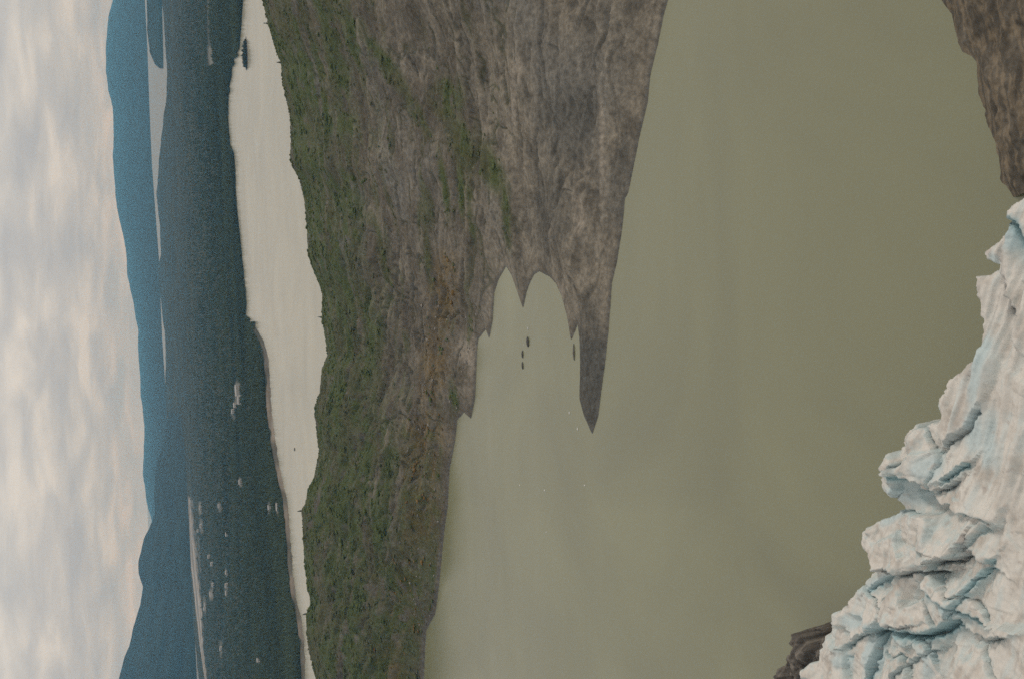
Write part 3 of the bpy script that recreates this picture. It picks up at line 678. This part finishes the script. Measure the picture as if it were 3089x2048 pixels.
# ------------------------------------------------------------------ dark rock crag behind the left end of the glacier
def crag():
    # photographed outline of the crag top, taken at its own distance
    topl = np.array([(2290, 2300), (2318, 2100), (2332, 2045), (2346, 2010), (2352, 1974), (2381, 1946), (2385, 1912), (2396, 1900), (2408, 1904), (2424, 1933), (2449, 1937), (2470, 1922), (2484, 1916), (2500, 1925), (2560, 1905)], float)
    P = at_z(topl, 30.0)[:, :2]
    poly = np.concatenate([P, at_z([(2640, 1940), (2640, 2300)], 30.0)[:, :2]])
    mn, mx = poly.min(0) - 6, poly.max(0) + 6
    x = np.arange(mn[0], mx[0], .5); y = np.arange(mn[1], mx[1], .5); X, Y = np.meshgrid(x, y)
    t = sdist(X, Y, poly) + fbm(X / 5, Y / 5, 4, 5) * 3.0; tp = np.maximum(t, 0)
    h = 21 + 16 * shards(X, Y, 8.0, 3) + 4 * shards(X, Y, 3.5, 4) + fbm(X / 2, Y / 2, 3, 9) * 1.0 - 3 * (1 - sstep(0, 5, tp))
    h = lerp(-2, h, sstep(-2.2, 1.0, t))
    n = fbm(X / 5, Y / 5, 4, 12)
    c = lerp(np.array((0.070, 0.061, 0.052))[None, None], np.array((0.175, 0.155, 0.132))[None, None], sstep(-.3, .6, n)[..., None])
    V = np.stack([X, Y, h], -1).reshape(-1, 3); F = grid_faces(len(y), len(x)); keep = (t.ravel()[F] > -4).any(1)
    V, F, C = cull(V, F, keep, c.reshape(-1, 3))
    ob = mesh_np('rock_crag', V, F, MAT_BANK, C); flip(ob)
    tag(ob, 'dark rock crag rising from the lake behind the glacier edge', 'rock')
crag()

# ------------------------------------------------------------------ islets and drifting ice
def lump(name, p, length, width, height, rot, mat, col, seed, label, cat, group=None):
    P = at_z([p], 0.0)[0]
    n, m = 14, 9; th = np.linspace(0, 2 * math.pi, n, endpoint=False); el = np.linspace(-.25, math.pi / 2, m)
    rg = np.random.default_rng(seed); V = []
    for e in el:
        for q in th:
            k = 1 + .7 * float(fbm(np.array([math.cos(q) * 1.6 + seed]), np.array([math.sin(q) * 1.6 + e * 1.3]), 3, seed)[0])
            xx, yy = math.cos(q) * math.cos(e) ** .8 * length / 2 * k if math.cos(e) > 0 else 0, math.sin(q) * abs(math.cos(e)) ** .8 * width / 2 * k
            V.append((xx * math.cos(rot) - yy * math.sin(rot), xx * math.sin(rot) + yy * math.cos(rot), height * math.sin(e) * k))
    F = []
    for i in range(m - 1):
        for j in range(n):
            F.append((i * n + j, i * n + (j + 1) % n, (i + 1) * n + (j + 1) % n, (i + 1) * n + j))
    V = np.array(V); C = np.array(col)[None] * (1 + .25 * fbm(V[:, 0], V[:, 1] + V[:, 2], 2, seed))[:, None]
    ob = mesh_np(name, V, F, mat, C, smooth=(mat is MAT_ICE)); ob.location = P
    return tag(ob, label, cat, group)
dk = (0.075, 0.07, 0.065)
lump('rock_islet', (1593, 1031), 11, 4.5, 1.8, .05, MAT_BANK, dk, 3, 'largest dark rock islet of the row in the inlet, nearest the hill', 'islet', 'dark islets in the inlet')
lump('rock_islet', (1577, 1069), 9, 3.2, 1.3, .0, MAT_BANK, dk, 4, 'middle dark rock islet of the row of three in the inlet', 'islet', 'dark islets in the inlet')
lump('rock_islet', (1577, 1102), 8, 2.8, 1.2, .1, MAT_BANK, dk, 5, 'dark rock islet at the open water end of the row in the inlet', 'islet', 'dark islets in the inlet')
lump('rock_islet', (1732, 1062), 15, 2.6, 1.2, .0, MAT_BANK, (0.11, 0.10, 0.085), 6, 'thin low rock islet lying along the edge of the dark spit', 'islet')
lump('rock_islet', (889, 1355), 8, 6, 1.8, .0, MAT_BANK, dk, 7, 'tiny dark islet alone in the far lake', 'islet')
ice = (0.5, 0.5, 0.48)
for i, (p, L, lb) in enumerate([((1593, 991), 5, 'small white ice floe beside the dark islets near the hill'),
        ((1718, 1245), 5, 'white ice floe off the tip of the dark spit, on its inlet side'),
        ((1743, 1294), 6, 'white ice floe nearest the tip of the dark spit'),
        ((1568, 1463), 4, 'lone tiny ice floe in open water off the wooded shore'),
        ((1643, 1478), 5, 'tiny ice floe in the middle of the open lake'),
        ((1764, 1463), 5, 'tiny ice floe straight out from the spit tip in open water'),
        ((1648, 1604), 4, 'tiny ice floe farthest out on the pale open lake'),
        ((1580, 1040), 3, 'tiny ice fragment floating between the dark islets')]):
    L *= .6; lump('ice_floe', p, L, L * .6, L * .22, .3 * i, MAT_ICE, ice, 20 + i, lb, 'ice floe', 'ice floes drifting on the near lake')

def wooded_islet():
    P = at_z([(744, 165)], 0.0)[0]; root = empty('wooded_islet', P)
    tag(root, 'small dark wooded islet off the right end of the far shore', 'islet')
    rg = np.random.default_rng(4); R = Vector((1, -.05, 0)).normalized()
    th = np.linspace(0, 2 * math.pi, 24, endpoint=False); V = [(0, 0, 3.0)]
    for f_, z in ((.5, 2.6), (.9, 1.2), (1.05, -1)):
        for q in th:
            k = 1 + .15 * math.sin(3 * q + 1); V.append((math.cos(q) * 58 * f_ * k, math.sin(q) * 30 * f_ * k, z))
    F = [(0, 1 + j, 1 + (j + 1) % 24, 1 + (j + 1) % 24) for j in range(24)]
    me = bpy.data.meshes.new('rock'); F = [(0, 1 + j, 1 + (j + 1) % 24) for j in range(24)]
    for i in range(2):
        for j in range(24): F.append((1 + i * 24 + j, 1 + (i + 1) * 24 + j, 1 + (i + 1) * 24 + (j + 1) % 24, 1 + i * 24 + (j + 1) % 24))
    me.from_pydata(V, [], F); me.materials.append(ground_mat('islet_rock', col=(0.09, 0.08, 0.07), nscale=.1, bump=0))
    o = bpy.data.objects.new('rock', me); COL.objects.link(o); o.parent = root
    n = 260; q = rg.uniform(0, 6.28, n); r = np.sqrt(rg.uniform(0, .8, n)); X, Y = np.cos(q) * r * 58, np.sin(q) * r * 27
    h = rg.uniform(5, 17, n) * (1.05 - .7 * (X / 58) ** 2); V, F, C = cones(X, Y, np.full(n, 1.5), h, h * .3, np.array((0.026, 0.034, 0.024))[None] * rg.uniform(.7, 1.4, n)[:, None])
    o = mesh_np('trees', V, F, MAT_VEG, C, smooth=False, parent=root); o['kind'] = 'stuff'
wooded_islet()

# ------------------------------------------------------------------ trees standing out on the hill's skyline
MAT_BARK = ground_mat('bark', col=(0.06, 0.045, 0.035), nscale=3, bump=.3, bdist=.05)
def crest_tree(p, h, label, seed, lean=0.0):
    P = at_d(np.array([p], float), float(rc_of(polar(at_z([p], 90.0))[0])[0]))[0]
    hz = hill_h(np.array([P[0]]), np.array([P[1]]))[0][0]
    root = empty('conifer_tree', (P[0], P[1], hz)); tag(root, label, 'tree', 'trees on the skyline of the hill')
    rg = np.random.default_rng(seed)
    k = 7; V = []; F = []
    for j, (z, r) in enumerate([(-.5, .045), (.3, .035), (.7, .02), (1.0, .004)]):
        for i in range(k): V.append((math.cos(i * 6.283 / k) * r * h + lean * z * h, math.sin(i * 6.283 / k) * r * h, z * h))
    for j in range(3):
        for i in range(k): F.append((j * k + i, j * k + (i + 1) % k, (j + 1) * k + (i + 1) % k, (j + 1) * k + i))
    mesh_np('trunk', V, F, MAT_BARK, None, parent=root)
    V = []; F = []
    for b in range(90):
        z = rg.uniform(.12, .98); L = (1.02 - z) * .34 * h * rg.uniform(.6, 1.15) + .03 * h; q = rg.uniform(0, 6.28); w = L * .3; dr = -.25 * L
        c, s = math.cos(q), math.sin(q); o = len(V); bx = lean * z * h
        V += [(bx, 0, z * h), (bx + c * L * .6 - s * w, s * L * .6 + c * w, z * h + dr * .4), (bx + c * L, s * L, z * h + dr), (bx + c * L * .6 + s * w, s * L * .6 - c * w, z * h + dr * .4), (bx + c * L * .5, s * L * .5, z * h + .06 * h + dr * .3)]
        F += [(o, o + 1, o + 4), (o + 1, o + 2, o + 4), (o + 2, o + 3, o + 4), (o + 3, o, o + 4)]
    C = np.repeat(np.array((0.032, 0.042, 0.022))[None], len(V), 0) * rg.uniform(.7, 1.4, (len(V), 1))
    mesh_np('crown', V, F, MAT_VEG, C, smooth=False, parent=root)
for i, (p, h, lb, ln) in enumerate([((976, 957), 8, 'small lone tree on the skyline in the dip of the hill', 0.1),
        ((926, 1850), 9, 'lone tree on the wooded skyline near the left end of the hill', -.1),
        ((852, 190), 9, 'tree on the green skyline below the wooded islet', 0),
        ((911, 1540), 10, 'tree on the highest bump of the wooded left skyline', 0),
        ((812, 72), 9, 'tree on the skyline at the right edge of the hill', 0)]):
    crest_tree(p, h, lb, 40 + i, ln)

# ------------------------------------------------------------------ houses in the valley
MAT_WALL = ground_mat('pale_wall', col=(0.36, 0.34, 0.31), nscale=.5, nvar=.1, bump=0, rough=.7)
MAT_ROOF = ground_mat('pale_metal_roof', col=(0.30, 0.295, 0.285), nscale=.5, nvar=.12, bump=0, rough=.5)
MAT_WIN = ground_mat('house_window', col=(0.03, 0.035, 0.04), nscale=.5, bump=0, rough=.2)
hm = {}
def house_mesh(L, Wd, Hh):
    k = (L, Wd, Hh)
    if k in hm: return hm[k]
    x, y = L / 2, Wd / 2
    V = [(-x, -y, -3), (x, -y, -3), (x, y, -3), (-x, y, -3), (-x, -y, Hh), (x, -y, Hh), (x, y, Hh), (-x, y, Hh), (-x, 0, Hh + Wd * .28), (x, 0, Hh + Wd * .28)]
    F = [(0, 1, 5, 4), (2, 3, 7, 6), (1, 2, 6, 9, 5), (3, 0, 4, 8, 7)]
    w = bpy.data.meshes.new('wall'); w.from_pydata(V, [], F); w.materials.append(MAT_WALL)
    e, th = .6, .3; rz = Hh + Wd * .28 + .12; ez = Hh - e * .56 + .12
    V = [(-x - e, -y - e, ez), (x + e, -y - e, ez), (x + e, 0, rz), (-x - e, 0, rz), (x + e, y + e, ez), (-x - e, y + e, ez)]
    V += [(a, b, c + th) for a, b, c in V]
    F = [(6, 7, 8, 9), (9, 8, 10, 11), (0, 3, 2, 1), (3, 5, 4, 2), (0, 1, 7, 6), (4, 5, 11, 10), (1, 2, 8, 7), (2, 4, 10, 8), (0, 6, 9, 3), (3, 9, 11, 5)]
    r = bpy.data.meshes.new('roof'); r.from_pydata(V, [], F); r.materials.append(MAT_ROOF)
    hm[k] = (w, r); return hm[k]
houses = [((718, 1178), (46, 18, 9), 'long pale building in the biggest clearing of the far wood'), ((724, 1205), (34, 16, 8), 'pale building at the left end of the biggest clearing'),
          ((710, 1222), (20, 12, 7), 'small pale building just past the biggest clearing'), ((703, 1240), (18, 12, 6), None), ((726, 1452), (18, 12, 7), 'white house alone in the middle of the wood'),
          ((839, 1528), (22, 10, 6), 'white house close to the far lake shore on the left'), ((813, 1530), (14, 9, 5), 'grey house behind the white one near the far shore'),
          ((605, 1530), (26, 14, 8), 'white house at the right end of the pale tidal flats'), ((607, 1585), (26, 14, 8), None), ((598, 1600), (20, 14, 8), None), ((662, 1525), (20, 12, 7), None),
          ((685, 1610), (18, 12, 7), None), ((631, 1678), (22, 12, 8), None), ((640, 1700), (22, 12, 8), None), ((685, 1725), (20, 12, 8), None), ((638, 1792), (30, 14, 9), 'brightest white house amid the left part of the wood'),
          ((684, 1765), (22, 12, 8), None), ((685, 1787), (22, 12, 8), None), ((644, 1762), (22, 12, 8), None), ((620, 1822), (24, 14, 8), None), ((618, 1835), (22, 14, 8), None), ((667, 1955), (24, 12, 7), 'pale house at the far left of the wood'), ((780, 1990), (14, 10, 6), 'house near the left end of the far shore')]
def place_houses():
    for i, (p, dim, lb) in enumerate(houses):
        P = at_z([p], 12.0)[0]; a, D = polar(P[None]); r0, r1 = np.interp(a, pn, rn), np.interp(a, pf, rf)
        T = (D - r0) / (r1 - r0); z = float(plain_h(np.array([P[0]]), np.array([P[1]]), T, D)[0]) + 6
        root = empty('house', (P[0], P[1], z)); root.rotation_euler.z = random.Random(i).uniform(-.5, .5)
        tag(root, lb or 'tiny white house scattered in the wood below the left mountain', 'house', 'houses scattered through the valley wood')
        for me, nm in zip(house_mesh(*dim), ('wall', 'roof')):
            o = bpy.data.objects.new(nm, me); COL.objects.link(o); o.parent = root
place_houses()

# ------------------------------------------------------------------ air
HAZE_D, HAZE_C = 2.5e-5, (0.13, 0.55, 1.0)
hz = bpy.data.materials.new('haze_air'); hz.use_nodes = True; t = hz.node_tree; t.nodes.clear()
ho = N(t, 'ShaderNodeOutputMaterial'); pv = N(t, 'ShaderNodeVolumePrincipled')
pv.inputs['Color'].default_value = (*HAZE_C, 1); pv.inputs['Density'].default_value = HAZE_D
pv.inputs['Absorption Color'].default_value = (1, 1, 1, 1); pv.inputs['Density Attribute'].default_value = ''; pv.inputs['Anisotropy'].default_value = 0.0
t.links.new(pv.outputs[0], ho.inputs['Volume'])
hx, hy0, hy1, hz0, hz1 = 32000, -3000, 48000, -60, 1000
V = [(sx * hx, yy, zz) for zz in (hz0, hz1) for yy in (hy0, hy1) for sx in (-1, 1)]
F = [(0, 2, 3, 1), (4, 5, 7, 6), (0, 1, 5, 4), (2, 6, 7, 3), (0, 4, 6, 2), (1, 3, 7, 5)]
me = bpy.data.meshes.new('haze'); me.from_pydata(V, [], F); me.materials.append(hz)
ob = bpy.data.objects.new('haze', me); COL.objects.link(ob); tag(ob, 'thin bluish haze filling the air over the valley', 'haze', kind='stuff')
scene.cycles.volume_bounces = 0
scene.cycles.max_bounces = 6
scene.cycles.use_denoising = False
